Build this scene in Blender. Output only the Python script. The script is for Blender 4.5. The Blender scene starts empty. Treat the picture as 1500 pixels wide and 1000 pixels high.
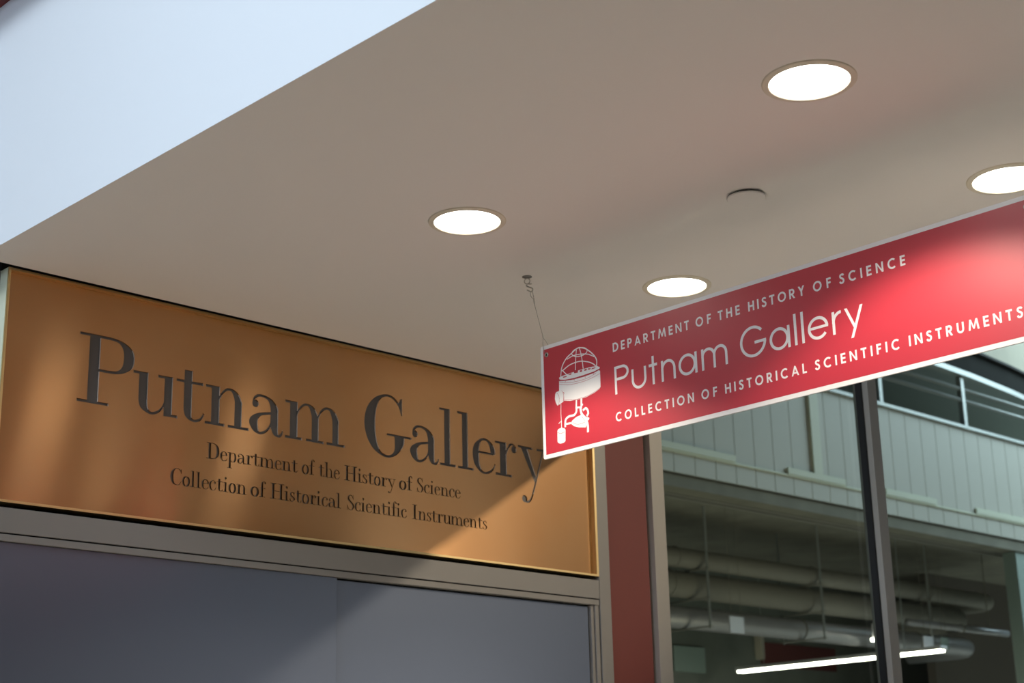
import bpy, bmesh, math, random
from mathutils import Vector, Matrix

random.seed(7)
C = bpy.context.scene.collection
PI = math.pi

# ------------------------------------------------------------------ camera
cam_data = bpy.data.cameras.new('camera')
cam_data.sensor_width = 36.0
cam_data.lens = 2350.04 / 1500 * 36.0
cam_data.clip_start = 0.05
cam_data.clip_end = 200
cam_data.dof.use_dof = True
cam_data.dof.focus_distance = 3.55
cam_data.dof.aperture_fstop = 7.1
cam = bpy.data.objects.new('camera', cam_data)
C.objects.link(cam)
R_ = Vector((0.72227824, -0.69122194, -0.022943))
U_ = Vector((-0.18370319, -0.22372765, 0.95718289))
F_ = Vector((0.66675879, 0.68713767, 0.28857328))
m = Matrix.Identity(4)
for i in range(3):
    m[i][0], m[i][1], m[i][2] = R_[i], U_[i], -F_[i]
m[2][3] = 1.6
cam.matrix_world = m
bpy.context.scene.camera = cam

# ------------------------------------------------------------------ world, daylight, exposure
sc = bpy.context.scene
sc.view_settings.view_transform = 'Standard'
sc.view_settings.look = 'None'
sc.view_settings.exposure = 0.0
sc.view_settings.gamma = 1.0
sc.view_settings.use_curve_mapping = False

world = bpy.data.worlds.new('atrium_light')
sc.world = world
world.use_nodes = True
bg = world.node_tree.nodes['Background']
bg.inputs[0].default_value = (0.90, 0.96, 1.0, 1)
bg.inputs[1].default_value = 0.02


def lamp(name, kind, loc, target, energy, color, **kw):
    d = bpy.data.lights.new(name, kind)
    d.energy = energy
    d.color = color
    for k, v in kw.items():
        setattr(d, k, v)
    o = bpy.data.objects.new(name, d)
    C.objects.link(o)
    o.location = loc
    o.rotation_euler = (Vector(target) - Vector(loc)).to_track_quat('-Z', 'Y').to_euler()
    return o


# daylight from the atrium skylight on the left, a high lamp beyond the soffit on the right,
# and the skylight over the court behind the glass
lamp('atrium_skylight', 'AREA', (-3.6, 0.6, 7.2), (1.6, 1.6, 3.2), 56, (0.74, 0.87, 1.0), shape='DISK', size=4.0, spread=math.radians(50))
lamp('atrium_window_light', 'AREA', (-8.0, 0.6, 4.3), (2.0, 2.4, 2.7), 36, (0.62, 0.78, 1.0), shape='RECTANGLE', size=4.0, size_y=2.4, spread=math.radians(70))
lamp('far_glow_lamp', 'AREA', (11.4, -6.2, 2.80), (3.0, 3.5, 2.0), 30, (1.0, 0.95, 0.86), shape='RECTANGLE', size=1.8, size_y=1.2)  # unseen lamp added for the soft glow mirrored in the doors
lamp('high_bay_lamp', 'SPOT', (7.42, -1.30, 5.25), (3.45, 3.5, 2.85), 560, (1.0, 0.86, 0.66), shadow_soft_size=0.09,
     spot_size=math.radians(20), spot_blend=0.6)
lamp('court_skylight', 'AREA', (23.0, 6.0, 9.5), (19.5, 9.5, 5.0), 1650, (0.69, 0.87, 1.0), shape='DISK', size=5.0)


lamp('court_fill', 'AREA', (11.0, 7.0, 1.0), (11.2, 9.6, 4.6), 32, (1.0, 0.90, 0.62), shape='DISK', size=3.0)  # unseen fill added to brighten the pipes and the left boards


# ------------------------------------------------------------------ materials
def mat(name, color, rough=0.6, metal=0.0, spec=0.5, bump=0.0, bscale=200.0, coat=0.0, var=0.0, vscale=3.0):
    mt = bpy.data.materials.new(name)
    mt.use_nodes = True
    nt = mt.node_tree
    b = nt.nodes['Principled BSDF']
    b.inputs['Base Color'].default_value = (*color, 1)
    b.inputs['Roughness'].default_value = rough
    b.inputs['Metallic'].default_value = metal
    b.inputs['Specular IOR Level'].default_value = spec
    b.inputs['Coat Weight'].default_value = coat
    tc = nt.nodes.new('ShaderNodeTexCoord')
    if bump:
        n = nt.nodes.new('ShaderNodeTexNoise')
        n.inputs['Scale'].default_value = bscale
        n.inputs['Detail'].default_value = 4
        bp = nt.nodes.new('ShaderNodeBump')
        bp.inputs['Strength'].default_value = bump
        bp.inputs['Distance'].default_value = 0.001
        nt.links.new(tc.outputs['Object'], n.inputs['Vector'])
        nt.links.new(n.outputs['Fac'], bp.inputs['Height'])
        nt.links.new(bp.outputs['Normal'], b.inputs['Normal'])
    if var:
        n = nt.nodes.new('ShaderNodeTexNoise')
        n.inputs['Scale'].default_value = vscale
        n.inputs['Detail'].default_value = 5
        r = nt.nodes.new('ShaderNodeValToRGB')
        r.color_ramp.elements[0].position = 0.3
        r.color_ramp.elements[1].position = 0.7
        r.color_ramp.elements[0].color = (*[c * (1 - var) for c in color], 1)
        r.color_ramp.elements[1].color = (*[min(1, c * (1 + var)) for c in color], 1)
        nt.links.new(tc.outputs['Object'], n.inputs['Vector'])
        nt.links.new(n.outputs['Fac'], r.inputs['Fac'])
        nt.links.new(r.outputs['Color'], b.inputs['Base Color'])
    return mt


def emission(name, color, strength):
    mt = bpy.data.materials.new(name)
    mt.use_nodes = True
    b = mt.node_tree.nodes['Principled BSDF']
    b.inputs['Base Color'].default_value = (0.9, 0.9, 0.9, 1)
    b.inputs['Emission Color'].default_value = (*color, 1)
    b.inputs['Emission Strength'].default_value = strength
    return mt


def brushed(name, color, rough, aniso, rot):
    mt = mat(name, color, rough, 1.0)
    nt = mt.node_tree
    b = nt.nodes['Principled BSDF']
    b.inputs['Anisotropic'].default_value = aniso
    b.inputs['Anisotropic Rotation'].default_value = rot
    tg = nt.nodes.new('ShaderNodeTangent')
    tg.direction_type = 'UV_MAP'
    tg.uv_map = 'UVMap'
    nt.links.new(tg.outputs['Tangent'], b.inputs['Tangent'])
    tc = nt.nodes.new('ShaderNodeTexCoord')
    mp = nt.nodes.new('ShaderNodeMapping')
    mp.inputs['Scale'].default_value = (3, 3, 500)
    n = nt.nodes.new('ShaderNodeTexNoise')
    n.inputs['Scale'].default_value = 1.0
    n.inputs['Detail'].default_value = 6
    nt.links.new(tc.outputs['Object'], mp.inputs['Vector'])
    nt.links.new(mp.outputs['Vector'], n.inputs['Vector'])
    bp = nt.nodes.new('ShaderNodeBump')
    bp.inputs['Strength'].default_value = 0.05
    bp.inputs['Distance'].default_value = 0.0002
    nt.links.new(n.outputs['Fac'], bp.inputs['Height'])
    nt.links.new(bp.outputs['Normal'], b.inputs['Normal'])
    # faint tarnish clouds in the metal
    n2 = nt.nodes.new('ShaderNodeTexNoise')
    n2.inputs['Scale'].default_value = 3.5
    n2.inputs['Detail'].default_value = 3
    r = nt.nodes.new('ShaderNodeValToRGB')
    r.color_ramp.elements[0].position = 0.35
    r.color_ramp.elements[1].position = 0.65
    r.color_ramp.elements[0].color = (color[0], color[1] * 0.93, color[2] * 0.86, 1)
    r.color_ramp.elements[1].color = (*color, 1)
    nt.links.new(tc.outputs['Object'], n2.inputs['Vector'])
    nt.links.new(n2.outputs['Fac'], r.inputs['Fac'])
    nt.links.new(r.outputs['Color'], b.inputs['Base Color'])
    # a second, broader sheen from the fine scratches
    b2 = nt.nodes.new('ShaderNodeBsdfPrincipled')
    b2.inputs['Metallic'].default_value = 1.0
    b2.inputs['Roughness'].default_value = 0.52
    nt.links.new(r.outputs['Color'], b2.inputs['Base Color'])
    mx = nt.nodes.new('ShaderNodeMixShader')
    mx.inputs[0].default_value = 0.5
    nt.links.new(b.outputs[0], mx.inputs[1])
    nt.links.new(b2.outputs[0], mx.inputs[2])
    nt.links.new(mx.outputs[0], nt.nodes['Material Output'].inputs['Surface'])
    return mt


def glass(name, tint, refl=1.0):
    mt = bpy.data.materials.new(name)
    mt.use_nodes = True
    nt = mt.node_tree
    nt.nodes.remove(nt.nodes['Principled BSDF'])
    out = nt.nodes['Material Output']
    tr = nt.nodes.new('ShaderNodeBsdfTransparent')
    tr.inputs[0].default_value = (*tint, 1)
    gl = nt.nodes.new('ShaderNodeBsdfGlossy')
    gl.inputs['Roughness'].default_value = 0.01
    fr = nt.nodes.new('ShaderNodeFresnel')
    fr.inputs[0].default_value = 1.5
    mx = nt.nodes.new('ShaderNodeMixShader')
    geo = nt.nodes.new('ShaderNodeNewGeometry')
    fl_ = nt.nodes.new('ShaderNodeMath')
    fl_.operation = 'SUBTRACT'
    fl_.inputs[0].default_value = 1.0
    ml = nt.nodes.new('ShaderNodeMath')
    ml.operation = 'MULTIPLY'
    nt.links.new(geo.outputs['Backfacing'], fl_.inputs[1])
    nt.links.new(fl_.outputs[0], ml.inputs[0])
    nt.links.new(fr.outputs[0], ml.inputs[1])
    nt.links.new(ml.outputs[0], mx.inputs[0])
    nt.links.new(tr.outputs[0], mx.inputs[1])
    nt.links.new(gl.outputs[0], mx.inputs[2])
    nt.links.new(mx.outputs[0], out.inputs['Surface'])
    return mt


M_plaster = mat('white_ceiling_paint', (0.80, 0.77, 0.73), 0.85, bump=0.10, bscale=350)
M_fascia = mat('white_fascia_paint', (0.86, 0.87, 0.88), 0.8)
M_red_wall = mat('dark_red_wall_paint', (0.20, 0.038, 0.029), 0.6, bump=0.1, bscale=300)
M_red_beam = mat('deep_red_beam_paint', (0.16, 0.015, 0.015), 0.6)
M_grey_wall = mat('grey_wall_paint', (0.45, 0.44, 0.43), 0.8)
M_floor = mat('warm_floor_tile', (0.70, 0.61, 0.51), 0.5, var=0.10)
M_alu = mat('grey_powder_coated_metal', (0.285, 0.27, 0.25), 0.45, 0.2, bump=0.03, bscale=500)
M_frame = mat('grey_window_frame_metal', (0.40, 0.375, 0.335), 0.45, 0.2, bump=0.03, bscale=500)
M_side = mat('daylit_brass_side', (0.78, 0.80, 0.60), 0.5)  # brass side painted pale, as daylight makes it look
M_gap = mat('black_shadow_gap', (0.012, 0.012, 0.012), 0.8)
M_door = mat('dark_satin_door_metal', (0.165, 0.195, 0.26), 0.32, 0.6)
M_brass = brushed('brushed_brass', (0.60, 0.35, 0.17), 0.20, 1.0, 0.25)
M_brass_lip = mat('polished_brass_edge', (0.80, 0.60, 0.30), 0.36, 1.0)
M_letter = mat('dark_grey_letter_fill', (0.11, 0.103, 0.10), 0.40, 0.3)
M_white = mat('white_sign_board', (0.84, 0.83, 0.82), 0.35)
M_red = mat('crimson_sign_print', (0.50, 0.022, 0.042), 0.42, spec=0.9)
M_white_print = mat('white_sign_print', (0.84, 0.83, 0.82), 0.35)
M_steel = mat('zinc_plated_steel', (0.55, 0.54, 0.50), 0.30, 1.0)
M_dark_steel = mat('dull_steel_wire', (0.30, 0.29, 0.27), 0.40, 0.9)
M_trim = mat('cream_light_trim', (0.74, 0.68, 0.55), 0.5)
M_lens = emission('glowing_light_lens', (1.0, 0.95, 0.86), 10)
M_tube = emission('glowing_fluorescent_tube', (1.0, 0.95, 0.82), 18)
M_glass = glass('green_tinted_glass', (0.78, 0.81, 0.78))
M_board = mat('white_court_boards', (0.66, 0.65, 0.58), 0.6)
M_rail = mat('pale_steel_rail', (0.40, 0.43, 0.42), 0.45, 0.2)
M_cut = mat('cut_edge_glint', (0.80, 0.68, 0.58), 0.5, 0.3)  # bright glint of the brass letter walls put into the colour
M_board_reflection = mat('painted_board_reflection', (0.84, 0.88, 0.72), 0.6)  # pale colour standing in for reflections in the window glass
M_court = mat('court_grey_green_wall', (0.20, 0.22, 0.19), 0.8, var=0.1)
M_slab = mat('court_slab_concrete', (0.26, 0.25, 0.20), 0.85, var=0.15)
M_brown = mat('brown_court_wall', (0.16, 0.14, 0.12), 0.8)
M_pipe = mat('grey_pipe_lagging', (0.30, 0.29, 0.25), 0.65)
M_pipe_pale = mat('pale_duct_metal', (0.46, 0.46, 0.48), 0.40, 0.4)
M_dark = mat('dark_bulkhead', (0.022, 0.024, 0.022), 0.9, spec=0.1)
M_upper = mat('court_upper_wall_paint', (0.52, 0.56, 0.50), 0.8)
M_cream = mat('cream_court_plaster', (0.62, 0.57, 0.44), 0.7)
M_teal = mat('pale_teal_column_paint', (0.36, 0.46, 0.42), 0.7)
M_paper = mat('white_notice_paper', (0.75, 0.75, 0.78), 0.7)
M_banner = mat('dull_red_banner_cloth', (0.15, 0.04, 0.035), 0.8)


# ------------------------------------------------------------------ mesh helpers
def add_box(bm, x0, x1, y0, y1, z0, z1):
    vs = [bm.verts.new(p) for p in ((x0, y0, z0), (x1, y0, z0), (x1, y1, z0), (x0, y1, z0),
                                    (x0, y0, z1), (x1, y0, z1), (x1, y1, z1), (x0, y1, z1))]
    for f in ((0, 3, 2, 1), (4, 5, 6, 7), (0, 1, 5, 4), (1, 2, 6, 5), (2, 3, 7, 6), (3, 0, 4, 7)):
        bm.faces.new([vs[i] for i in f])


def add_tube(bm, pts, r, seg=10, closed=False):
    pts = [Vector(p) for p in pts]
    rings = []
    n = len(pts)
    up = None
    for i, p in enumerate(pts):
        if closed:
            t = pts[(i + 1) % n] - pts[i - 1]
        else:
            t = pts[min(i + 1, n - 1)] - pts[max(i - 1, 0)]
        t.normalize()
        if up is None:
            up = t.orthogonal().normalized()
        up = (up - t * up.dot(t)).normalized()
        s = t.cross(up)
        rr = r[i] if isinstance(r, (list, tuple)) else r
        rings.append([bm.verts.new(p + (up * math.cos(a) + s * math.sin(a)) * rr)
                      for a in [2 * PI * k / seg for k in range(seg)]])
    for i in range(n if closed else n - 1):
        a, b = rings[i], rings[(i + 1) % n]
        for k in range(seg):
            bm.faces.new((a[k], a[(k + 1) % seg], b[(k + 1) % seg], b[k]))
    if not closed:
        bm.faces.new(rings[0][::-1])
        bm.faces.new(rings[-1])


def add_lathe(bm, prof, cx, cy, seg=48, cap0=False, cap1=False):
    rings = [[bm.verts.new((cx + r * math.cos(2 * PI * k / seg), cy + r * math.sin(2 * PI * k / seg), z))
              for k in range(seg)] for r, z in prof]
    for a, b in zip(rings, rings[1:]):
        for k in range(seg):
            bm.faces.new((a[k], a[(k + 1) % seg], b[(k + 1) % seg], b[k]))
    if cap0:
        bm.faces.new(rings[0][::-1])
    if cap1:
        bm.faces.new(rings[-1])


def smooth(pts, n=8):
    """Catmull-Rom through tuples of any length."""
    if len(pts) < 3:
        return [tuple(p) for p in pts]
    out = []
    P = [pts[0]] + list(pts) + [pts[-1]]
    for i in range(1, len(P) - 2):
        p0, p1, p2, p3 = P[i - 1], P[i], P[i + 1], P[i + 2]
        for k in range(n):
            t = k / n
            out.append(tuple(0.5 * (2 * b + (c - a) * t + (2 * a - 5 * b + 4 * c - d) * t * t
                                    + (3 * b - a - 3 * c + d) * t ** 3)
                             for a, b, c, d in zip(p0, p1, p2, p3)))
    out.append(tuple(pts[-1]))
    return out


# a piece is (points, faces, outline): flat shapes that letters and emblems are put together from
def poly(pts):
    area = sum(a[0] * b[1] - b[0] * a[1] for a, b in zip(pts, pts[1:] + pts[:1]))
    pts = list(pts) if area > 0 else list(pts)[::-1]
    return (pts, [tuple(range(len(pts)))], list(range(len(pts))))


def rect(x0, y0, x1, y1):
    return poly([(x0, y0), (x1, y0), (x1, y1), (x0, y1)])


def disc(cx, cy, r, n=24):
    return poly([(cx + r * math.cos(2 * PI * k / n), cy + r * math.sin(2 * PI * k / n)) for k in range(n)])


def nib(pts, b=0.02, n=8):
    """A stroke drawn with an elliptical pen: each point is (x, y, half width); b is the half height."""
    s = smooth(pts, n) if n else pts
    L, R = [], []
    for i, p in enumerate(s):
        q0, q1 = s[max(i - 1, 0)], s[min(i + 1, len(s) - 1)]
        tx, ty = q1[0] - q0[0], q1[1] - q0[1]
        l = math.hypot(tx, ty) or 1
        nx, ny = -ty / l, tx / l
        a = max(p[2], 0.004)
        bb = b if b else a
        d = math.hypot(a * nx, bb * ny) or 1e-6
        ox, oy = a * a * nx / d, bb * bb * ny / d
        L.append((p[0] + ox, p[1] + oy))
        R.append((p[0] - ox, p[1] - oy))
    k = len(s)
    pts2 = R + L
    faces = [(i, i + 1, k + i + 1, k + i) for i in range(k - 1)]
    outline = list(range(k)) + [k + i for i in range(k - 1, -1, -1)]
    return (pts2, faces, outline)


def line(pts, w, n=8):
    return nib([(x, y, w / 2) for x, y in pts], b=0, n=n)


def arc(cx, cy, rx, ry, a0, a1, n=28):
    return [(cx + rx * math.cos(math.radians(a0 + (a1 - a0) * k / n)),
             cy + ry * math.sin(math.radians(a0 + (a1 - a0) * k / n))) for k in range(n + 1)]


def place(pieces, x, y, sx, sy):
    return [([(x + px * sx, y + py * sy) for px, py in p], f, o) for p, f, o in pieces]


def add_pieces(bm, pieces, put, d0, d1):
    """Turn flat pieces into solid slabs between depths d0 (back) and d1 (front); put(x, y, d) gives the point."""
    for i_, (pts, faces, outline) in enumerate(pieces):
        dj = (d1 - d0) * 0.02 * (i_ % 6)       # overlapping pieces end at slightly different depths
        back = [bm.verts.new(put(px, py, d0)) for px, py in pts]
        front = [bm.verts.new(put(px, py, d1 + dj)) for px, py in pts]
        for f in faces:
            bm.faces.new([front[i] for i in f])
            bm.faces.new([back[i] for i in reversed(f)])
        n = len(outline)
        for i in range(n):
            a, b = outline[i], outline[(i + 1) % n]
            bm.faces.new((back[a], back[b], front[b], front[a]))


def obj(name, bm, material, parent=None, shade=False, bevel=0.0, recalc=True):
    if recalc:
        bmesh.ops.recalc_face_normals(bm, faces=bm.faces)
    me = bpy.data.meshes.new(name)
    bm.to_mesh(me)
    bm.free()
    for mt in (material if isinstance(material, (list, tuple)) else [material]):
        me.materials.append(mt)
    if shade:
        for p in me.polygons:
            p.use_smooth = True
    o = bpy.data.objects.new(name, me)
    C.objects.link(o)
    if bevel:
        bv = o.modifiers.new('edge', 'BEVEL')
        bv.width = bevel
        bv.segments = 2
        bv.limit_method = 'ANGLE'
    if parent:
        o.parent = parent
        o.matrix_parent_inverse = Matrix.Translation(-Vector(parent.location))
    return o


def box(name, dims, material, parent=None, bevel=0.0):
    bm = bmesh.new()
    add_box(bm, *dims)
    return obj(name, bm, material, parent, bevel=bevel)


def tag(o, label, cat, group=None):
    o['label'] = label
    o['category'] = cat
    if group:
        o['group'] = group
    return o


def thing(name, label, cat, loc=(0, 0, 0), group=None):
    o = bpy.data.objects.new(name, None)
    C.objects.link(o)
    o.location = loc
    o.empty_display_size = 0.05
    return tag(o, label, cat, group)


def struct(o):
    o['kind'] = 'structure'
    return o


# ------------------------------------------------------------------ the setting
ZC = 2.93           # soffit height
YB = 3.49           # front plane of the brass sign, door frame and window frame
struct(box('floor', (-9, 34, -7, 13.4, -0.1, 0), M_floor))
bm = bmesh.new()
add_box(bm, 1.602, 3.92, -4.2, 3.474, ZC, ZC + 0.10)
struct(obj('ceiling', bm, M_plaster))
struct(box('trim_1', (1.6005, 1.602, -4.2, 3.53, ZC, 3.589), M_fascia))       # white fascia over the soffit edge
struct(box('trim_2', (1.50, 1.75, -4.2, 3.53, 3.590, 3.90), M_red_beam))          # deep red beam along its top
struct(box('wall_left', (-4.0, 1.600, 3.545, 3.70, 0, 5.5), M_fascia))
struct(box('wall_back', (1.6005, 3.80, 3.545, 3.70, 0, 5.5), M_grey_wall))
struct(box('wall_right', (3.8003, 4.01, 3.507, 3.70, 0, 5.5), M_red_wall))
box_gap = struct(box('trim_3', (1.688, 3.749, 3.533, 3.5449, 2.335, 2.985), M_gap))   # black reveal behind the brass sign

# door set under the brass sign
door = bpy.data.objects.new('door_1', None)
C.objects.link(door)
door.location = (2.707, 3.50, 0)
struct(door)
bm = bmesh.new()
add_box(bm, 1.60, 3.7475, YB, 3.54, 2.2815, 2.3405)
obj('header', bm, M_alu, door, bevel=0.0012)
box('header_groove', (1.60, 3.745, YB + 0.006, 3.54, 2.2780, 2.2815), M_gap, door)
box('door_stop', (1.60, 3.745, YB + 0.001, 3.54, 2.2615, 2.2780), M_alu, door, bevel=0.001)
box('door_jamb', (3.749, 3.8003, YB, 3.54, 0, 2.985), M_alu, door, bevel=0.0012)
bm = bmesh.new()
add_box(bm, 3.728, 3.745, YB + 0.004, 3.54, 0, 2.2612)
add_box(bm, 3.714, 3.7275, YB + 0.009, 3.54, 0, 2.2612)
obj('jamb_stop', bm, M_alu, door, bevel=0.001)
box('door_jamb', (1.604, 1.668, 3.500, 3.544, 0, 2.2600), M_alu, door, bevel=0.001)
box('door_leaf', (1.672, 2.7055, 3.4985, 3.540, 0.008, 2.2605), M_door, door, bevel=0.001)
box('door_leaf', (2.7075, 3.709, 3.5075, 3.542, 0.008, 2.2565), M_door, door, bevel=0.001)
box('side_trim', (1.6605, 1.6865, 3.530, 3.5449, 2.2615, 2.93), M_alu, door)

# window to the court
win = bpy.data.objects.new('window_1', None)
C.objects.link(win)
win.location = (5.4, 3.52, 0)
struct(win)
for x0, x1 in ((4.0238, 4.0870), (5.3712, 5.4349), (6.905, 6.969)):
    bm = bmesh.new()
    add_box(bm, x0, x1, YB, 3.560, 0, 4.4)
    obj('mullion', bm, M_frame, win, bevel=0.001)
for x1 in (5.3712, 6.905):
    bm = bmesh.new()
    add_box(bm, x1 - 0.012, x1 - 0.0003, 3.514, 3.5415, 0.08, 4.3)
    obj('gasket', bm, M_gap, win)
box('window_head', (4.0872, 6.905, YB + 0.002, 3.560, 4.301, 4.4), M_frame, win)
box('window_sill', (4.0872, 6.905, YB + 0.002, 3.560, 0, 0.079), M_frame, win)
for x0, x1 in ((4.0873, 5.3588), (5.4352, 6.8927)):
    box('glass_pane', (x0, x1, 3.542, 3.550, 0.08, 4.3), M_glass, win)


# ------------------------------------------------------------------ lettering
# serif letters with thick stems and hairlines, cap height 1, x-height 0.595; (pieces, advance)
XH = 0.595
T = 0.04


def bowl_ring(cx, cy, rx, ry, a=0.07, a0=90, a1=450):
    return nib([(x, y, a) for x, y in arc(cx, cy, rx, ry, a0, a1, 48)], b=T / 2, n=0)


def n_arch(x):          # arch that springs from a stem ending at x
    return nib([(x - 0.01, 0.40, .012), (x + .05, .51, .015), (x + .15, .577, .028), (x + .26, .55, .05),
                (x + .33, .42, .0635), (x + .332, .36, .0635)], b=T / 2)


def serif_glyphs():
    G = {}
    G['P'] = ([rect(0, 0, .49, T), rect(.155, .01, .325, .99), rect(0, .96, .50, 1),
               nib([(.30, .98, .03), (.48, .98, .03), (.64, .955, .05), (.755, .87, .078), (.785, .735, .085),
                    (.755, .60, .078), (.64, .515, .05), (.48, .493, .03), (.30, .493, .03)], b=T / 2)], .865)
    G['u'] = ([rect(0, XH - T, .242, XH), rect(.096, .2, .242, XH - .01),
               nib([(.169, .24, .073), (.172, .16, .071), (.20, .07, .06), (.30, .012, .03), (.41, .04, .018),
                    (.49, .12, .014), (.53, .22, .012)], b=T / 2), rect(.405, XH - T, .649, XH),
               rect(.513, 0, .649, XH - .01), rect(.513, 0, .745, T)], .72)
    G['t'] = ([rect(.131, .18, .267, .75), rect(0, .555, .454, .595),
               nib([(.199, .22, .068), (.201, .14, .066), (.225, .05, .05), (.31, .008, .03), (.40, .03, .018),
                    (.45, .08, .014), (.478, .14, .012)], b=T / 2)], .50)
    G['n'] = ([rect(0, XH - T, .246, XH), rect(.104, .01, .246, XH - .01), rect(0, 0, .338, T),
               rect(.40, 0, .768, T), rect(.512, .01, .639, .42), n_arch(.244)], .78)
    G['h'] = ([rect(0, .94, .246, .98), rect(.104, .01, .246, .97), rect(0, 0, .338, T),
               rect(.40, 0, .768, T), rect(.512, .01, .639, .42), n_arch(.244)], .78)
    G['a'] = ([disc(.105, .445, .058),
               nib([(.066, .455, .016), (.085, .525, .02), (.155, .575, .03), (.26, .577, .035), (.38, .53, .05),
                    (.446, .43, .068), (.4525, .34, .07)], b=T / 2), rect(.383, .14, .522, .38),
               nib([(.4525, .20, .07), (.456, .11, .064), (.485, .02, .045), (.545, .0, .025), (.59, .035, .013),
                    (.612, .09, .010)], b=T / 2),
               nib([(.42, .335, .02), (.32, .32, .025), (.18, .285, .05), (.085, .21, .072), (.078, .12, .074),
                    (.125, .025, .05), (.20, .0, .03), (.30, .04, .018), (.37, .12, .014), (.40, .20, .012)],
                   b=T / 2)], .645)
    G['m'] = ([rect(0, XH - T, .233, XH), rect(.089, .01, .233, XH - .01), rect(0, 0, .32, T),
               rect(.504, .01, .637, .42), rect(.40, 0, .735, T), rect(.905, .01, 1.026, .42),
               rect(.795, 0, 1.146, T), n_arch(.233), n_arch(.632)], 1.16)
    G['G'] = ([nib([(.768, .73, .012), (.74, .82, .014), (.67, .92, .02), (.56, .985, .03), (.42, .985, .035),
                    (.27, .91, .06), (.155, .74, .095), (.113, .49, .113), (.155, .24, .095), (.27, .06, .06),
                    (.44, -.012, .03), (.58, .01, .035), (.68, .10, .06), (.725, .22, .095), (.7295, .32, .1035)],
                   b=T / 2),
               poly([(.757, .98), (.787, .98), (.787, .70), (.768, .70), (.74, .80), (.70, .88)]),
               rect(.469, .33, .98, .366), rect(.626, .30, .833, .35)], .96)
    G['C'] = ([nib([(.768, .73, .012), (.74, .82, .014), (.67, .92, .02), (.56, .985, .03), (.42, .985, .035),
                    (.27, .91, .06), (.155, .74, .095), (.113, .49, .113), (.155, .24, .095), (.27, .06, .06),
                    (.44, -.0, .03), (.60, .02, .02), (.71, .11, .014), (.785, .26, .012)], b=T / 2),
               poly([(.757, .98), (.787, .98), (.787, .70), (.768, .70), (.74, .80), (.70, .88)])], .85)
    G['l'] = ([rect(0, .94, .231, .98), rect(.103, .01, .231, .97), rect(0, 0, .354, T)], .40)
    G['i'] = ([rect(0, XH - T, .231, XH), rect(.103, .01, .231, XH - .01), rect(0, 0, .354, T),
               disc(.165, .84, .078)], .40)
    G['e'] = ([rect(.09, .325, .50, .36),
               nib([(.470, .345, .055), (.462, .43, .055), (.40, .53, .045), (.30, .577, .028), (.19, .555, .035),
                    (.10, .45, .062), (.073, .30, .073), (.10, .13, .062), (.19, .02, .035), (.30, -.003, .025),
                    (.41, .035, .018), (.48, .10, .013), (.517, .175, .012)], b=T / 2)], .545)
    G['c'] = ([disc(.435, .455, .062),
               nib([(.475, .455, .02), (.45, .53, .022), (.36, .577, .028), (.24, .57, .035), (.12, .47, .062),
                    (.073, .30, .073), (.11, .12, .062), (.20, .015, .035), (.31, -.003, .025), (.41, .03, .018),
                    (.475, .10, .013), (.51, .175, .012)], b=T / 2)], .545)
    G['r'] = ([rect(0, XH - T, .264, XH), rect(.108, .01, .264, XH - .01), rect(0, 0, .383, T),
               nib([(.255, .40, .014), (.30, .50, .016), (.36, .57, .022), (.43, .577, .022), (.49, .53, .02)],
                   b=T / 2), disc(.445, .495, .062)], .53)
    G['y'] = ([rect(0, XH - T, .35, XH), rect(.45, XH - T, .73, XH),
               poly([(.06, .575), (.215, .575), (.445, .03), (.405, -.06)]),
               nib([(.615, .575, .018), (.52, .31, .018), (.42, .02, .018), (.34, -.20, .018), (.28, -.33, .018),
                    (.21, -.38, .02), (.14, -.375, .02)], b=T / 2), disc(.13, -.335, .062)], .70)
    G['D'] = ([rect(0, 0, .45, T), rect(.135, .01, .30, .99), rect(0, .96, .45, 1),
               nib([(.28, .98, .03), (.45, .98, .03), (.64, .93, .055), (.78, .76, .09), (.825, .5, .10),
                    (.78, .24, .09), (.64, .07, .055), (.45, .02, .03), (.28, .02, .03)], b=T / 2)], .98)
    G['p'] = ([rect(0, XH - T, .246, XH), rect(.104, -.38, .246, XH - .01), rect(0, -.40, .345, -.36),
               nib([(.235, .45, .012), (.30, .54, .016), (.40, .577, .028), (.53, .52, .06), (.583, .30, .075),
                    (.53, .07, .06), (.40, .0, .028), (.30, .03, .018), (.235, .12, .012)], b=T / 2)], .72)
    G['o'] = ([bowl_ring(.285, .285, .213, .295, .073)], .60)
    G['f'] = ([rect(.115, .01, .245, .80), rect(0, .555, .40, .595), rect(0, 0, .375, T),
               nib([(.18, .78, .065), (.185, .85, .06), (.215, .94, .04), (.285, .98, .025), (.36, .965, .018),
                    (.41, .91, .015)], b=T / 2), disc(.375, .895, .055)], .42)
    G['H'] = ([rect(.135, .01, .30, .99), rect(.72, .01, .885, .99), rect(0, 0, .435, T), rect(.585, 0, 1.02, T),
               rect(0, .96, .435, 1), rect(.585, .96, 1.02, 1), rect(.29, .49, .73, .53)], 1.06)
    G['I'] = ([rect(.135, .01, .30, .99), rect(0, 0, .435, T), rect(0, .96, .435, 1)], .50)
    S_ = [(.345, .43, .012), (.31, .51, .016), (.245, .572, .025), (.165, .575, .03), (.085, .52, .055),
          (.08, .435, .055), (.15, .355, .075), (.255, .28, .08), (.34, .20, .065), (.345, .11, .055),
          (.275, .02, .03), (.19, .002, .025), (.11, .03, .018), (.06, .10, .014), (.035, .18, .012)]
    G['s'] = ([nib(S_, b=T / 2), rect(.333, .42, .358, XH), rect(.022, 0, .047, .19)], .44)
    G['S'] = ([nib([(x * 1.50 + .02, y * 1.685 - .005, a * 1.25) for x, y, a in S_], b=T / 2),
               rect(.525, .69, .556, 1.0), rect(.053, -.02, .084, .30)], .66)
    return G


SERIF = serif_glyphs()


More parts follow.
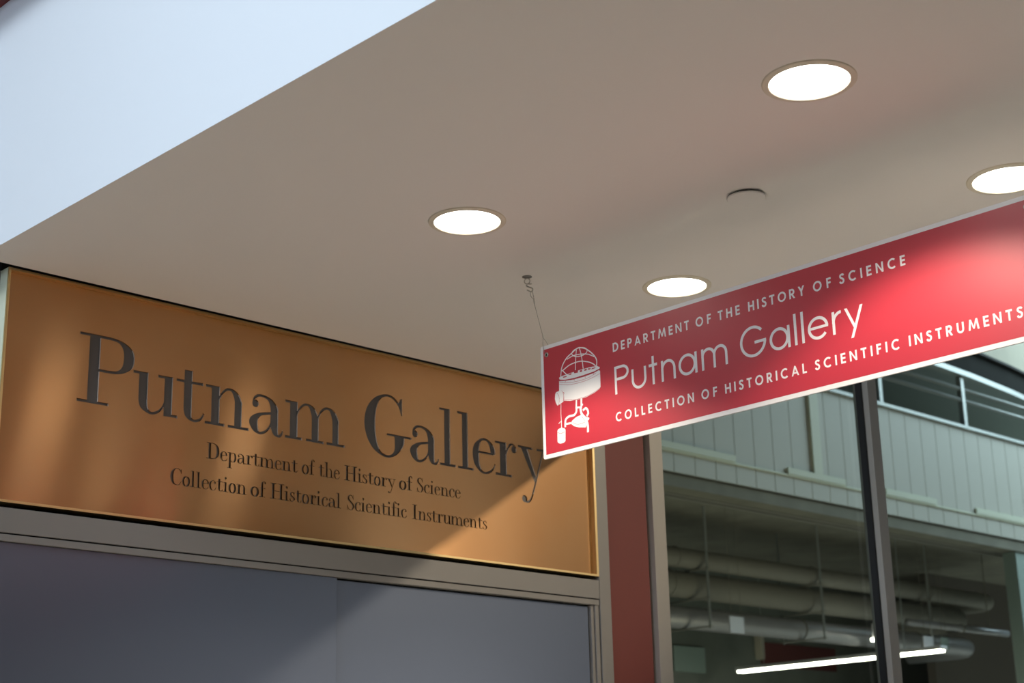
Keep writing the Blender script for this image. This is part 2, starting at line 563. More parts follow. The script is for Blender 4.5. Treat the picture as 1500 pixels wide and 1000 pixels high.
def sans_light():
    """Thin round geometric letters for the name on the hanging sign, cap height 1."""
    w, x = .096, .73
    h = w / 2
    G = {}
    G['P'] = [rect(0, 0, w, 1), line([(w, 1 - h), (.36, 1 - h)] + arc(.36, .745, .255, .211, 90, -90, 20)
                                     + [(w, .534)], w, 0)]
    G['u'] = [line([(h, x), (h, .33)] + arc(.333, .33, .289, .29, 180, 360, 24) + [(.666 - h, x)], w, 0)]
    G['t'] = [rect(.142, 0, .142 + w, 1.0), rect(0, x - w, .374, x)]
    G['n'] = [rect(0, 0, w, x), line([(h, .38)] + arc(.31, .40, .266, .286, 180, 0, 24) + [(.576, 0)], w, 0)]
    G['a'] = [line(arc(.37, .365, .326, .325, 0, 360, 40), w, 0), rect(.70, 0, .70 + w, x)]
    G['m'] = [rect(0, 0, w, x), line([(h, .42)] + arc(.292, .44, .248, .25, 180, 0, 20) + [(.54, 0)], w, 0),
              line([(.54, .42)] + arc(.788, .44, .248, .25, 180, 0, 20) + [(1.036, 0)], w, 0)]
    G['G'] = [line(arc(.52, .515, .476, .475, 42, 354, 48), w, 0), rect(.58, .425, 1.04, .425 + w)]
    G['l'] = [rect(0, 0, w, 1.03)]
    G['e'] = [line(arc(.38, .365, .336, .325, 2, 322, 40), w, 0), rect(.04, .335, .755, .335 + w * .9)]
    G['r'] = [rect(0, 0, w, x), line([(h, .36)] + arc(.34, .37, .296, .31, 180, 90, 16), w, 0)]
    G['y'] = [poly([(0, x), (.098, x), (.375, .10), (.33, -.01)]), poly([(.572, x), (.672, x), (.27, -.25), (.172, -.25)])]
    return G


def sans_caps():
    """Bold round geometric capitals, cap height 1; (pieces, width)."""
    w = .185
    h = w / 2
    G = {}
    G['D'] = ([rect(0, 0, w, 1), line([(w * .8, 1 - h), (.32, 1 - h)] + arc(.32, .5, .40, .5 - h, 90, -90, 24)
                                      + [(w * .8, h)], w, 0)], .81)
    G['E'] = ([rect(0, 0, w, 1), rect(w * .9, 0, .54, w), rect(w * .9, .42, .52, .42 + w), rect(w * .9, 1 - w, .54, 1)], .55)
    G['P'] = ([rect(0, 0, w, 1), line([(w * .8, 1 - h), (.32, 1 - h)] + arc(.32, .68, .22, .32 - h, 90, -90, 16)
                                      + [(w * .8, .36 + h)], w, 0)], .63)
    G['R'] = ([p for p in G['P'][0]] + [poly([(.22, .42), (.42, .42), (.68, 0), (.47, 0)])], .68)
    G['A'] = ([poly([(0, 0), (.18, 0), (.47, .80), (.47, 1), (.38, 1)]),
               poly([(.88, 0), (.70, 0), (.41, .80), (.41, 1), (.50, 1)]), rect(.20, .20, .68, .20 + w * .9)], .88)
    G['T'] = ([rect(.225, 0, .225 + w, .95), rect(0, 1 - w, .625, 1)], .625)
    G['M'] = ([poly([(0, 0), (w, 0), (.31, 1), (.14, 1)]), poly([(1.08, 0), (1.08 - w, 0), (.77, 1), (.94, 1)]),
               poly([(.17, 1), (.31, 1), (.61, .10), (.47, .10)]), poly([(.91, 1), (.77, 1), (.47, .10), (.61, .10)])], 1.08)
    G['N'] = ([rect(0, 0, w, 1), rect(.63, 0, .63 + w, 1), poly([(0, 1), (.17, 1), (.80, 0), (.63, 0)])], .805)
    G['O'] = ([line(arc(.5, .5, .5 - h, .52 - h, 0, 360, 40), w, 0)], 1.0)
    G['C'] = ([line(arc(.5, .5, .5 - h, .52 - h, 48, 312, 36), w, 0)], .86)
    G['F'] = ([rect(0, 0, w, 1), rect(w * .9, .42, .48, .42 + w), rect(w * .9, 1 - w, .52, 1)], .53)
    G['H'] = ([rect(0, 0, w, 1), rect(.57, 0, .57 + w, 1), rect(w * .9, .42, .60, .42 + w)], .745)
    G['I'] = ([rect(0, 0, w, 1)], w)
    G['L'] = ([rect(0, 0, w, 1), rect(w * .9, 0, .50, w)], .51)
    G['Y'] = ([rect(.29, 0, .29 + w, .50), poly([(0, 1), (.20, 1), (.44, .56), (.40, .38), (.30, .42)]),
               poly([(.755, 1), (.555, 1), (.315, .56), (.355, .38), (.455, .42)])], .755)
    G['U'] = ([line([(h, 1), (h, .36)] + arc(.36, .36, .36 - h, .37 - h, 180, 360, 20) + [(.72 - h, 1)], w, 0)], .72)
    G['S'] = ([line([(.50, .80), (.43, .90), (.30, .92), (.16, .87), (.11, .75), (.17, .62), (.31, .53), (.44, .42),
                     (.47, .27), (.40, .13), (.27, .08), (.13, .12), (.06, .25)], w, 6)], .56)
    return G


def set_word(font, word, x0, x1, base, size, cap_track=True):
    """Pieces of a word whose ink runs from x0 to x1: the natural advances, the spare room shared between letters."""
    adv = [font[c][1] for c in word]
    ink = sum(adv) * size
    if len(word) > 1:
        gap = (x1 - x0 - ink) / (len(word) - 1)
    else:
        gap = 0
    k = 1.0
    if not cap_track:
        k = (x1 - x0) / ink
        gap = 0
    out, x = [], x0
    for c, a in zip(word, adv):
        out += place(font[c][0], x, base, size * k, size)
        x += a * size * k + gap
    return out


# ------------------------------------------------------------------ brass sign over the door
BX, BZ = 1.6870, 2.3528
brass_label = 'wide brushed brass panel with cut dark lettering above the grey doors'
brass = thing('brass_sign', brass_label, 'sign', (2.718, 3.53, 2.3528))


def on_brass(x, y, d):          # x, y in millimetres on the plate, d metres behind the front lip
    return (BX + x / 1000, YB + d, BZ + y / 1000)


bm = bmesh.new()
x0, x1, z0, z1, t = BX, 3.7488, BZ, ZC, 0.006
add_box(bm, x0, x0 + t, YB, 3.5320, z0, z1)
add_box(bm, x1 - t * 1.6, x1, YB, 3.5320, z0, z1)
add_box(bm, x0 + t, x1 - t * 1.6, YB, 3.5320, z0, z0 + t)
add_box(bm, x0 + t, x1 - t * 1.6, YB, 3.5320, z1 - t, z1)
obj('frame', bm, M_brass_lip, brass)
box('daylit_side', (x0 - 0.0012, x0 - 0.0001, YB + 0.0035, 3.5315, z0 + 0.001, z1 - 0.001), M_side, brass)['label'] = 'left side of the panel with daylight painted on'

words = [('title_word', []), ('title_word', [])]
for i, (ch, x) in enumerate(zip('PutnamGallery', (208.7, 364.0, 492.1, 582.0, 722.2, 840.0, 1117, 1289, 1404.5, 1476.5, 1537, 1631.8, 1730.5))):
    words[0 if i < 6 else 1][1].extend(place(SERIF[ch][0], x, 277.6, 180, 180))
for w_, a, b in (('Department', 590.8, 886), ('of', 898.6, 942), ('the', 956.7, 1030.7), ('History', 1046.5, 1233),
                 ('of', 1245.8, 1296.4), ('Science', 1312, 1486)):
    words.append(('department_word', set_word(SERIF, w_, a, b, 185.2, 43.2, False)))
for w_, a, b in (('Collection', 484, 719.8), ('of', 731.4, 780.4), ('Historical', 795.5, 1036.4),
                 ('Scientific', 1055.6, 1276.3), ('Instruments', 1295.7, 1592.7)):
    words.append(('collection_word', set_word(SERIF, w_, a, b, 103.0, 43.2, False)))

bm = bmesh.new()
add_box(bm, x0 + t, x1 - t * 1.6, YB + 0.016, YB + 0.026, z0 + t, z1 - t)
plate = obj('plate', bm, M_brass, brass)
bm = bmesh.new()
add_pieces(bm, [p for _, w_ in words for p in w_], on_brass, 0.030, 0.010)
cutter = obj('cutter', bm, M_brass)
bo = plate.modifiers.new('engrave', 'BOOLEAN')
bo.operation = 'DIFFERENCE'
bo.solver = 'EXACT'
bo.use_self = True
bo.object = cutter
dg = bpy.context.evaluated_depsgraph_get()
cut_mesh = bpy.data.meshes.new_from_object(plate.evaluated_get(dg))
plate.modifiers.clear()
if len(cut_mesh.polygons) > 50:
    plate.data = cut_mesh
    plate.data.name = 'plate'
bpy.data.objects.remove(cutter)
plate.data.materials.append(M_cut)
for pg in plate.data.polygons:          # upright walls of the large letters get the painted glint
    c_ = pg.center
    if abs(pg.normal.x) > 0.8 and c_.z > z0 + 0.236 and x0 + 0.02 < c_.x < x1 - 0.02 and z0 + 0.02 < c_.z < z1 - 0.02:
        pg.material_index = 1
uv = plate.data.uv_layers.get('UVMap') or plate.data.uv_layers.new(name='UVMap')
for lp in plate.data.loops:
    co = plate.data.vertices[lp.vertex_index].co
    uv.data[lp.index].uv = (co.x * 0.2, co.z * 0.2 + co.y * 0.01)
for nm, pcs in words:
    bm = bmesh.new()
    add_pieces(bm, pcs, on_brass, 0.0258, 0.0200)
    obj(nm, bm, M_letter, brass)

# ------------------------------------------------------------------ hanging red sign
SX, SY, SZ = 2.7088, 2.6906, 2.4487
sign = thing('hanging_sign', 'long crimson hanging sign with white border, lettering and instrument emblem', 'sign', (SX, 2.02, SZ))


def on_sign(u, z, d):           # millimetres along the sign from its far end, d metres in front of its face
    return (SX - d, SY - u / 1000, SZ + z / 1000)


SW, SH = 1341.0, 284.8
rc = 5.0
outline = []
for cx, cz, a in ((SW - rc, rc, -90), (SW - rc, SH - rc, 0), (rc, SH - rc, 90), (rc, rc, 180)):
    outline += arc(cx, cz, rc, rc, a, a + 90, 5)
bm = bmesh.new()
add_pieces(bm, [poly(outline)], on_sign, -0.005, 0.0)
obj('board', bm, M_white, sign)
bm = bmesh.new()
add_pieces(bm, [rect(9.5, 10.2, SW - 9.5, SH - 9.6)], on_sign, 0.0, 0.0003)
obj('red_field', bm, M_red, sign)['label'] = 'crimson printed field'

CAPS = sans_caps()
LIGHT = sans_light()
words = [('title_word', []), ('title_word', [])]
for w_, a, b in (('DEPARTMENT', 241.4, 476.6), ('OF', 496.3, 541.2), ('THE', 561.1, 622.8), ('HISTORY', 646.1, 797.5),
                 ('OF', 819.8, 865.9), ('SCIENCE', 886.7, 1047)):
    words.append(('department_word', set_word(CAPS, w_, a, b, 217.2, 22.0)))
for w_, a, b in (('COLLECTION', 241.8, 479), ('OF', 501, 546), ('HISTORICAL', 568.2, 787.7), ('SCIENTIFIC', 809, 1015.4),
                 ('INSTRUMENTS', 1037.3, 1287)):
    words.append(('collection_word', set_word(CAPS, w_, a, b, 47.3, 21.8)))
for i, (ch, x) in enumerate(zip('PutnamGallery', (243.4, 296.8, 350.7, 388.0, 440.0, 507.2, 617.5, 697.5, 763.0, 781.8, 798.3, 860.4, 892.0))):
    words[0 if i < 6 else 1][1].extend(place(LIGHT[ch], x, 112.7, 68, 67.5))
for nm, pcs in words:
    bm = bmesh.new()
    add_pieces(bm, pcs, on_sign, 0.0003, 0.0006)
    obj(nm, bm, M_white_print, sign)
EMB_P = [[(61.0,185.0),(59.9,160.2),(76.6,153.3),(75.7,132.5),(95.1,128.1),(122.4,125.9),(149.7,126.2),(176.9,131.5),(193.9,137.2),(197.2,141.0),(197.8,180.9),(194.1,183.4),(177.2,180.0),(143.2,177.9),(108.9,178.5),(79.0,181.5)],[(60.9,193.3),(68.0,195.2),(98.3,196.7),(132.8,197.7),(166.8,197.1),(189.1,194.7),(197.4,190.1),(196.5,187.1),(177.3,183.7),(143.4,182.3),(109.1,182.0),(79.2,184.2),(63.0,188.3)],[(46.4,155.3),(50.0,159.4),(64.1,160.7),(72.2,158.2),(76.3,147.4),(73.7,130.8),(60.3,126.7),(53.2,124.7),(47.7,132.7),(44.7,143.6)],[(95.9,71.4),(100.3,78.1),(115.0,84.3),(129.4,86.0),(147.2,76.5),(148.4,61.2),(144.0,53.0),(121.8,57.3),(105.8,63.4)],[(49.8,61.9),(52.0,65.8),(64.6,67.9),(75.2,63.2),(77.2,59.8),(75.9,32.7),(70.2,29.2),(58.7,29.0),(51.6,31.9),(49.1,36.1)]]
EMB_H = [[(73.7,192.6),(86.5,192.9),(86.8,189.8),(75.9,190.0)],[(92.4,194.2),(104.0,196.3),(103.1,192.2),(98.1,192.5)],[(111.7,197.2),(125.9,197.2),(124.5,192.2),(113.1,193.3)],[(132.0,196.2),(139.1,196.3),(138.9,191.6),(131.4,192.2)],[(147.5,195.4),(155.4,195.8),(154.1,191.5),(146.2,192.1)],[(158.8,195.2),(167.8,194.3),(166.5,191.3),(157.5,192.5)],[(172.2,193.1),(184.5,192.8),(181.7,190.7),(169.8,190.6)]]
EMB_S = [(2.8,[(66.8,194.9),(72.6,218.8),(88.5,236.8),(107.5,245.9),(124.0,253.0),(135.5,252.9),(155.6,244.5),(177.3,226.2),(187.7,210.2),(186.9,195.1)]),(2.28,[(158.1,240.3),(156.7,237.2),(153.0,234.5),(147.2,232.6),(140.1,231.7),(132.2,231.8),(124.3,232.9),(117.2,235.0),(111.6,237.8),(108.1,241.0),(107.0,244.4),(108.4,247.6),(112.2,250.3),(118.0,252.1),(125.2,253.0),(133.2,252.9),(141.1,251.7),(148.1,249.7),(153.6,246.9),(157.0,243.7),(158.1,240.3)]),(2.45,[(73.3,208.2),(99.3,217.7),(131.5,219.1),(158.5,212.0),(176.1,203.0),(185.7,194.0)]),(2.28,[(89.6,233.7),(109.4,237.8),(132.4,236.9),(159.5,230.9),(180.4,220.0)]),(2.28,[(122.7,250.7),(119.4,229.0),(116.9,200.4)]),(2.28,[(133.1,251.7),(138.9,229.8),(143.1,198.0)]),(2.28,[(69.2,212.6),(77.8,204.7),(88.9,194.1)]),(4.73,[(117.1,128.0),(116.2,117.5),(115.5,107.0)]),(5.99,[(133.5,127.7),(132.9,117.2),(132.8,106.6)]),(4.41,[(113.0,107.5),(134.4,104.7)]),(5.67,[(116.1,107.6),(115.0,97.2),(107.1,90.4),(90.6,90.4),(79.6,85.2),(77.0,75.0),(76.6,66.3)]),(6.62,[(129.2,104.2),(132.5,88.4),(145.0,73.9),(151.2,56.1),(151.0,39.7)]),(4.73,[(78.4,73.7),(95.9,72.9)]),(5.67,[(137.0,95.9),(146.3,99.6),(152.5,93.5),(153.7,85.0),(148.4,80.0)]),(6.3,[(147.1,75.0),(156.0,71.0)]),(1.42,[(64.8,127.2),(63.7,102.1),(64.3,83.6)]),(2.21,[(64.4,85.1),(64.2,66.8)]),(1.58,[(54.7,79.3),(59.0,81.6),(64.3,84.4)]),(3.15,[(136.8,112.6),(136.6,108.5)])]
EMB_R = [(1.4,[(61.8,186.5),(79.1,183.2),(109.0,180.5),(143.3,180.3),(175.0,182.2),(197.1,185.3)]),(1.05,[(82.6,182.9),(82.4,178.3)]),(1.05,[(112.5,179.9),(112.2,175.4)]),(1.05,[(149.0,180.6),(148.7,174.3)]),(1.05,[(177.7,181.9),(177.4,176.2)]),(0.7,[(61.6,182.8),(85.7,175.4),(120.1,171.5),(156.5,172.1),(184.9,178.3)]),(0.7,[(61.3,176.8),(97.0,168.4),(142.6,166.6),(176.7,170.3),(197.4,174.6)]),(0.7,[(76.9,133.9),(118.0,127.7),(154.3,128.6),(186.0,135.5),(196.9,140.4)]),(0.7,[(52.3,156.7),(58.9,147.6),(59.4,133.7),(55.6,125.1)]),(0.7,[(68.8,159.8),(74.7,147.7),(73.3,131.7)]),(0.79,[(103.2,73.0),(112.1,67.4),(126.3,64.7),(143.6,66.6)]),(0.79,[(132.2,82.4),(142.8,69.8)]),(0.79,[(50.6,58.3),(61.9,53.8),(74.9,55.6)])]

bm = bmesh.new()
add_pieces(bm, [poly(p) for p in EMB_P] + [line(p, w) for w, p in EMB_S], on_sign, 0.0003, 0.0005)
n_white = len(bm.faces)
add_pieces(bm, [poly(p) for p in EMB_H] + [line(p, w) for w, p in EMB_R], on_sign, 0.0007, 0.0008)
bm.faces.ensure_lookup_table()
for f in bm.faces[n_white:]:
    f.material_index = 1
obj('instrument_emblem', bm, [M_white_print, M_red], sign)['label'] = 'white drawing of a domed scientific instrument'


def add_ring(bm, c, R, r, nrm, seg=28, sub=10, squash=1.0):
    n = Vector(nrm).normalized()
    a = n.orthogonal().normalized()
    b = n.cross(a)
    add_tube(bm, [Vector(c) + (a * math.cos(2 * PI * k / seg) + b * math.sin(2 * PI * k / seg)) * R for k in range(seg)],
             r, sub, closed=True)


for u in (20.8, 1320.2):
    bm = bmesh.new()
    c = on_sign(u, 260.8, 0.0004)
    n0 = 24
    prof = [(0.0032, 0.0), (0.0034, 0.0016), (0.0042, 0.0022), (0.0056, 0.0015), (0.0064, 0.0)]
    rings = [[bm.verts.new((c[0] - d, c[1] + r * math.cos(2 * PI * k / n0), c[2] + r * math.sin(2 * PI * k / n0)))
              for k in range(n0)] for r, d in prof]
    for p, q in zip(rings, rings[1:]):
        for k in range(n0):
            bm.faces.new((p[k], p[(k + 1) % n0], q[(k + 1) % n0], q[k]))
    g = obj('grommet', bm, M_steel, sign, shade=True)
    bm = bmesh.new()
    add_pieces(bm, [disc(u, 260.8, 3.3)], on_sign, 0.0004, 0.0007)
    obj('grommet_hole', bm, M_gap, g)


# ------------------------------------------------------------------ hanging cables
def make_cable(mirror, label):
    P = lambda x, y, z: (x, 2 * (SY - 0.6705) - y if mirror else y, z)     # the right cable mirrors the left one
    t = thing('hanging_cable', label, 'cable', P(SX, 2.7313, ZC), 'steel cables carrying the red sign')
    bm = bmesh.new()
    add_lathe(bm, [(0.0125, ZC - 0.0002), (0.0128, ZC - 0.0015), (0.009, ZC - 0.003), (0.004, ZC - 0.0045)], SX, P(SX, 2.7313, ZC)[1], 24,
              cap0=True, cap1=True)
    obj('ceiling_plate', bm, M_dark_steel, t, shade=True)
    bm = bmesh.new()
    add_ring(bm, P(SX, 2.7313, ZC - 0.0125), 0.0072, 0.0013, (1, 0.6, 0))
    obj('eye_ring', bm, M_steel, t, shade=True)
    bm = bmesh.new()
    s_pts = [(SX, 2.7160, 2.9065), (SX, 2.7225, 2.9080), (SX, 2.7300, 2.9100), (SX, 2.7335, 2.9080), (SX, 2.7335, 2.9050),
             (SX, 2.7290, 2.9020), (SX, 2.7200, 2.8975), (SX, 2.7140, 2.8945), (SX, 2.7120, 2.8900), (SX, 2.7150, 2.8860),
             (SX, 2.7190, 2.8865), (SX, 2.7260, 2.8905), (SX, 2.7320, 2.8945)]
    add_tube(bm, smooth([P(*p) for p in s_pts], 5), 0.0016, 8)
    obj('s_hook', bm, M_steel, t, shade=True)
    bm = bmesh.new()
    add_tube(bm, smooth([P(*p) for p in ((SX, 2.7095, 2.8640), (SX, 2.7190, 2.8740), (SX, 2.7205, 2.8830), (SX, 2.7165, 2.8875),
                                         (SX, 2.7130, 2.8830), (SX, 2.7105, 2.8740), (SX, 2.7090, 2.8640))], 6), 0.0006, 6)
    obj('cable_loop', bm, M_dark_steel, t)
    for a, b in (((SX, 2.7094, 2.8660), (SX, 2.7075, 2.8510)), ((SX, 2.6822, 2.7640), (SX, 2.6793, 2.7530))):
        bm = bmesh.new()
        add_tube(bm, [P(*a), P(*b)], 0.0018, 10)
        obj('ferrule', bm, M_steel, t, shade=True)
    bm = bmesh.new()
    add_tube(bm, [P(SX, 2.7078, 2.8515), P(SX, 2.6822, 2.7640)], 0.0006, 6)
    obj('wire', bm, M_dark_steel, t)
    bm = bmesh.new()
    add_tube(bm, smooth([P(*p) for p in ((SX - .001, 2.6795, 2.7540), (SX - .003, 2.6790, 2.7400), (SX - .0034, 2.6765, 2.7240),
                                         (SX - .002, 2.6705, 2.7125), (SX + .0075, 2.6690, 2.7110), (SX + .0085, 2.6660, 2.7240),
                                         (SX + .004, 2.6710, 2.7400), (SX + .001, 2.6790, 2.7540))], 6), 0.0006, 6)
    obj('grommet_loop', bm, M_dark_steel, t)
    return t


make_cable(False, 'thin steel cable hooked to the soffit at the left end of the red sign')
make_cable(True, 'thin steel cable at the near right end of the red sign, at the photo edge')

# ------------------------------------------------------------------ recessed lights and cover plate in the soffit
def make_light(x, y, label, inner, skirt):
    t = thing('recessed_light', label, 'ceiling light', (x, y, ZC), 'round recessed lights in the soffit')
    bm = bmesh.new()
    add_lathe(bm, [(0.0895, ZC - 0.0002), (0.0893, ZC - 0.0022), (0.0865, ZC - 0.0030), (0.0800, ZC - 0.0034), (0.0778, ZC - 0.0048),
                   (0.0765, ZC - 0.0044), (0.0760, ZC - 0.0006)], x, y, 72)
    obj('trim_ring', bm, M_trim, t, shade=True)
    bm = bmesh.new()
    add_lathe(bm, [(0.0760, ZC - 0.0010), (0.06, ZC - 0.0013), (0.03, ZC - 0.0016), (0.001, ZC - 0.0017)], x, y, 64, cap1=True)
    obj('lens', bm, M_lens, t, shade=True)['label'] = 'glowing white lens'
    # wide skirt of the lamp; core added to brighten the soffit by bounce
    for nm, e, ang, bl in (('wide_beam', 34, skirt, 0.35), ('added_core_beam', inner, 56, 0.9)):
        d = bpy.data.lights.new(nm, 'SPOT')
        d.energy = e
        d.color = (1.0, 0.86, 0.71)
        d.shadow_soft_size = 0.03
        d.spot_size = math.radians(ang)
        d.spot_blend = bl
        o = bpy.data.objects.new(nm, d)
        C.objects.link(o)
        o.parent = t
        o.location = (0, 0, -0.012)
    return t


make_light(2.3310, 2.5405, 'round recessed light nearest the brass sign, left of the hanging cable', 185, 107)
make_light(3.0610, 2.5350, 'round recessed light just above the top edge of the red sign', 185, 107)
make_light(2.3310, 1.5810, 'largest round recessed light at the upper right, above the cover plate', 2, 122)
make_light(3.0610, 1.5830, 'round recessed light cut by the right photo edge above the red sign', 2, 122)

cover = thing('cover_plate', 'small unlit round cover plate flat on the soffit between the lights', 'cover plate', (2.698, 2.021, ZC))
bm = bmesh.new()
add_lathe(bm, [(0.034, ZC - 0.0002), (0.034, ZC - 0.006)], 2.698, 2.021, 40)
obj('spacer', bm, M_gap, cover)
bm = bmesh.new()
add_lathe(bm, [(0.001, ZC - 0.0055), (0.0425, ZC - 0.0055), (0.0432, ZC - 0.0065), (0.0430, ZC - 0.0085), (0.0415, ZC - 0.0095), (0.001, ZC - 0.0098)],
          2.698, 2.021, 56, cap0=True, cap1=True)
obj('disc', bm, M_plaster, cover, shade=False)

# ------------------------------------------------------------------ the court seen through the glass
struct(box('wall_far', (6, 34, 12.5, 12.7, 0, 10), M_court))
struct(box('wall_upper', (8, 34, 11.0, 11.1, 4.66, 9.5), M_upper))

bal = thing('boarded_balcony', 'pale vertical-boarded balcony front across the court behind the glass', 'balcony', (14.0, 9.0, 4.555))
bm = bmesh.new()
x = 8.06
while x < 32:
    add_box(bm, x, x + 0.283, 9.0, 9.03, 4.556, 5.70)
    x += 0.293
add_box(bm, 8.0, 32.0, 9.02, 9.12, 4.556, 5.70)
obj('boards', bm, M_board, bal)
bm = bmesh.new()
add_box(bm, 8.0, 32.0, 8.97, 9.15, 5.70, 5.735)
obj('capping', bm, M_rail, bal)
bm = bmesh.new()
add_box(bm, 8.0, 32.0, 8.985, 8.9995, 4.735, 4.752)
obj('reflection_line', bm, M_board_reflection, bal)
for xa, xb in ((9.4, 11.55), (12.35, 13.29), (14.0, 14.95), (15.75, 17.6)):  # bands of reflection built as pale strips on the boards
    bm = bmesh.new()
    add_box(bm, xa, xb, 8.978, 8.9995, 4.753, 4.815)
    obj('reflection_strip', bm, M_board_reflection, bal)
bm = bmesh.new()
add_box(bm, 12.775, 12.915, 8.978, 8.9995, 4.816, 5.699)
obj('reflection_upright', bm, M_board_reflection, bal)

rail = thing('balcony_railing', 'pale steel railing of two bars and posts on the boarded balcony', 'railing', (15.0, 9.06, 5.735))
for z in (6.060, 6.190):
    bm = bmesh.new()
    add_tube(bm, [(8.0, 9.06, z), (32.0, 9.06, z)], 0.024, 10)
    obj('rail_bar', bm, M_rail, rail, shade=True)
for x in (10.85, 12.50, 14.15, 15.82, 17.48, 19.14):
    box('post', (x - 0.03, x + 0.03, 9.03, 9.09, 5.735, 6.33), M_rail, rail)

slab = thing('upper_bulkhead', 'dark bulkhead with pale lower lip and cream face over the balcony', 'bulkhead', (15.0, 9.0, 6.33))
bm = bmesh.new()
pts = []
for k in range(25):
    x = 8 + k * 24 / 24
    y = 8.95 + min(max(0, (x - 14.5)) ** 2 * 0.02, 1.5)
    pts.append((x, y))
def wavy(z0, z1, off, material, name):
    bm = bmesh.new()
    f0 = [bm.verts.new((x, y + off, z0)) for x, y in pts]
    f1 = [bm.verts.new((x, y + off, z1)) for x, y in pts]
    b0 = [bm.verts.new((x, 10.99, z0)) for x, y in pts]
    b1 = [bm.verts.new((x, 10.99, z1)) for x, y in pts]
    for i in range(len(pts) - 1):
        bm.faces.new((f0[i], f0[i + 1], f1[i + 1], f1[i]))
        bm.faces.new((b0[i + 1], b0[i], b1[i], b1[i + 1]))
        bm.faces.new((f1[i], f1[i + 1], b1[i + 1], b1[i]))
        bm.faces.new((f0[i + 1], f0[i], b0[i], b0[i + 1]))
    bm.faces.new((f0[0], f1[0], b1[0], b0[0]))
    bm.faces.new((f0[-1], b0[-1], b1[-1], f1[-1]))
    return obj(name, bm, material, slab)
wavy(6.335, 6.395, 0.0, M_rail, 'pale_lip')
wavy(6.396, 6.655, 0.02, M_dark, 'dark_band')
wavy(6.656, 6.685, -0.03, M_gap, 'black_bead')
wavy(6.686, 6.845, -0.02, M_cream, 'cream_face')
wavy(6.846, 6.856, 0.01, M_gap, 'dark_line')  # thin black line between the two cream faces
wavy(6.857, 8.2, 0.0, M_cream, 'cream_wall')

deck = thing('balcony_slab', 'grey concrete balcony slab with dark steel tracks under the boarded front', 'slab', (14.0, 9.0, 4.54))
box('slab', (8.0, 32.0, 9.13, 12.49, 4.541, 4.655), M_slab, deck)
box('edge_beam', (8.0, 32.0, 9.02, 9.22, 4.43, 4.5405), M_slab, deck)
for k in range(3):
    box('steel_track', (8.0, 32.0, 9.23 + k * 0.10, 9.28 + k * 0.10, 4.455, 4.5405), M_pipe, deck)
col = thing('court_column', 'pale teal square column under the balcony at the right window edge', 'column', (17.0, 9.12, 0))
box('shaft', (16.60, 17.5, 9.04, 9.20, 0, 4.425), M_teal, col)
part = box('partition', (17.9, 30, 11.0, 11.12, 0, 4.54), M_brown)
tag(part, 'brown partition wall in the court beside the pipe ends', 'partition')

def pipe(label, z, r, x0, x1, y, material, elbow=True):
    t = thing('pipe', label, 'pipe', (x0, y, z), 'overhead pipes in the court')
    bm = bmesh.new()
    pts = [(x0, y, z), (x1 - 0.3, y, z)]
    if elbow:
        pts += [(x1 - 0.3 + 0.28 * math.sin(a), y + 0.28 * (1 - math.cos(a)), z) for a in [PI / 2 * k / 6 for k in range(1, 7)]]
        pts += [(x1 - 0.02, y + 0.9, z)]
    else:
        pts += [(x1, y, z)]
    add_tube(bm, pts, r, 20)
    obj('pipe_run', bm, material, t, shade=True)
    if not elbow:
        for x in (x0 + 0.5, x1 - 0.4):
            bm = bmesh.new()
            add_tube(bm, [(x, y, z + r - 0.004), (x, y, 4.5412)], 0.006, 6)
            obj('hanger_rod', bm, M_slab, t)
    x = x0 + 1.1
    while x < x1 - 0.9:
        bm = bmesh.new()
        add_ring(bm, (x, y, z), r + 0.002, 0.010, (1, 0, 0), 24, 6)
        obj('clamp', bm, M_pipe, t, shade=True)
        x += 2.2


pipe('uppermost overhead pipe in the court, nearest the slab', 4.04, 0.095, 8.5, 17.75, 10.0, M_pipe)
pipe('thickest lagged overhead pipe in the middle of the pipe stack', 3.80, 0.128, 8.5, 17.2, 10.1, M_pipe)
pipe('lowest pale overhead pipe of the stack, above the fluorescent lamp', 3.50, 0.110, 8.5, 17.5, 10.2, M_pipe_pale)
pipe('slim pale pipe running in front of the lagged pipes', 3.62, 0.040, 15.3, 17.4, 9.7, M_pipe_pale, False)

for i, x in enumerate((9.9, 12.1, 13.95, 16.0)):
    h = thing('pipe_hanger', ('leftmost steel trapeze hanger holding the court pipes', 'second steel trapeze hanger from the left holding the court pipes',
              'steel trapeze hanger just left of the mullion holding the court pipes', 'steel trapeze hanger right of the mullion holding the court pipes')[i],
              'pipe hanger', (x, 10.1, 4.54), 'trapeze hangers of the court pipes')
    for y in (9.84, 10.36):
        bm = bmesh.new()
        add_tube(bm, [(x, y, 3.36), (x, y, 4.5405)], 0.012, 8)
        obj('rod', bm, M_rail, h)
    for z in (3.380, 3.6495, 3.935):
        box('cross_bar', (x - 0.02, x + 0.02, 9.82, 10.38, z - 0.005, z + 0.005), M_pipe, h)

fl = thing('fluorescent_lamp', 'lit linear fluorescent lamp hanging low in the court behind the glass', 'lamp', (15.2, 10.6, 3.24))
bm = bmesh.new()
add_box(bm, 15.13, 15.27, 9.22, 11.98, 3.275, 3.315)
obj('housing', bm, M_paper, fl, bevel=0.008)
for dx in (-0.035, 0.035):
    bm = bmesh.new()
    add_tube(bm, [(15.2 + dx, 9.24, 3.262), (15.2 + dx, 11.96, 3.262)], 0.013, 12)
    obj('tube', bm, M_tube, fl, shade=True)
for y in (9.7, 11.6):
    bm = bmesh.new()
    add_tube(bm, [(15.2, y, 3.315), (15.2, y, 4.541)], 0.006, 6)
    obj('hanger_rod', bm, M_rail, fl)

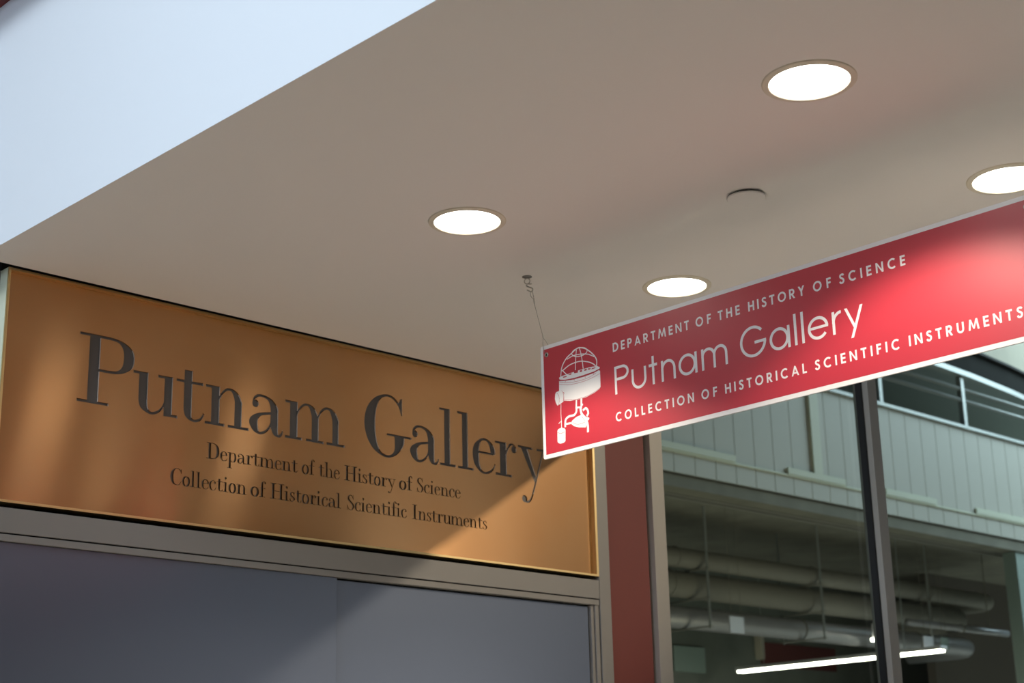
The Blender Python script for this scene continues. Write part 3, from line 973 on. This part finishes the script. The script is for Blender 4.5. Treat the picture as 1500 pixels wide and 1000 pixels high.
# notices, red banner, pane and bracket lamp on the far wall (scaled from the near plane to the wall)
def far(x, z):
    k = 12.49 / 10.5
    return x * k, 1.6 + (z - 1.6) * k


def sheet(name, a, b, material, label, cat, thick=0.012, group=None):
    (xa, za), (xb, zb) = far(*a), far(*b)
    o = box(name, (min(xa, xb), max(xa, xb), 12.4995 - thick, 12.4995, min(za, zb), max(za, zb)), material)
    return tag(o, label, cat, group)


def placard(xa, za, xb, zb, material, label):
    k = 9.62 / 10.5
    xa, xb, za, zb = xa * k, xb * k, 1.6 + (za - 1.6) * k, 1.6 + (zb - 1.6) * k
    t = thing('hanging_placard', label, 'placard', ((xa + xb) / 2, 9.62, 4.541), 'placards hung in the court')
    box('panel', (xa, xb, 9.614, 9.626, zb, za), material, t)
    for x in (xa + 0.03, xb - 0.03):
        bm = bmesh.new()
        add_tube(bm, [(x, 9.62, za - 0.002), (x, 9.62, 4.5412)], 0.003, 6)
        obj('wire', bm, M_slab, t)


placard(13.226, 3.623, 13.457, 3.455, M_paper, 'square pale placard hanging above the red banner in the court')
placard(16.871, 3.641, 17.078, 3.477, M_paper, 'brighter upright white placard hanging just right of the mullion')
placard(17.259, 3.649, 17.414, 3.503, M_teal, 'dim grey-green placard, rightmost of those hanging in the court')
sheet('banner', (13.726, 3.386), (15.049, 3.137), M_banner, 'dull red banner on the far court wall behind the fluorescent lamp', 'banner', 0.02)
sheet('wall_panel', (12.303, 3.27), (12.779, 3.02), M_teal, 'dim teal panel low on the far wall at the left window edge', 'panel', 0.03)
tag(bpy.data.objects['wall_panel'], 'dim teal panel low on the far wall at the left window edge', 'panel')
xa, za = far(13.66, 3.567)
pole = box('upright_bar', (xa - 0.03, xa + 0.03, 12.40, 12.4995, far(13.75, 3.2)[1], za), M_trim)
tag(pole, 'short pale upright bar at the left end of the red banner', 'bar')
k = 9.62 / 10.5
xa, za = 15.87 * k, 1.6 + (3.721 - 1.6) * k
br = thing('pendant_lamp', 'small white pendant lamp in the court just left of the mullion', 'lamp', (xa, 9.62, 4.541))
bm = bmesh.new()
add_tube(bm, [(xa, 9.62, za - 0.02), (xa, 9.62, 4.5412)], 0.004, 6)
obj('rod', bm, M_slab, br)
box('arm', (xa - 0.028, xa + 0.028, 9.60, 9.64, za - 0.155, za), M_paper, br)
box('lens', (xa - 0.045, xa + 0.035, 9.59, 9.65, za - 0.185, za - 0.1552), M_tube, br)
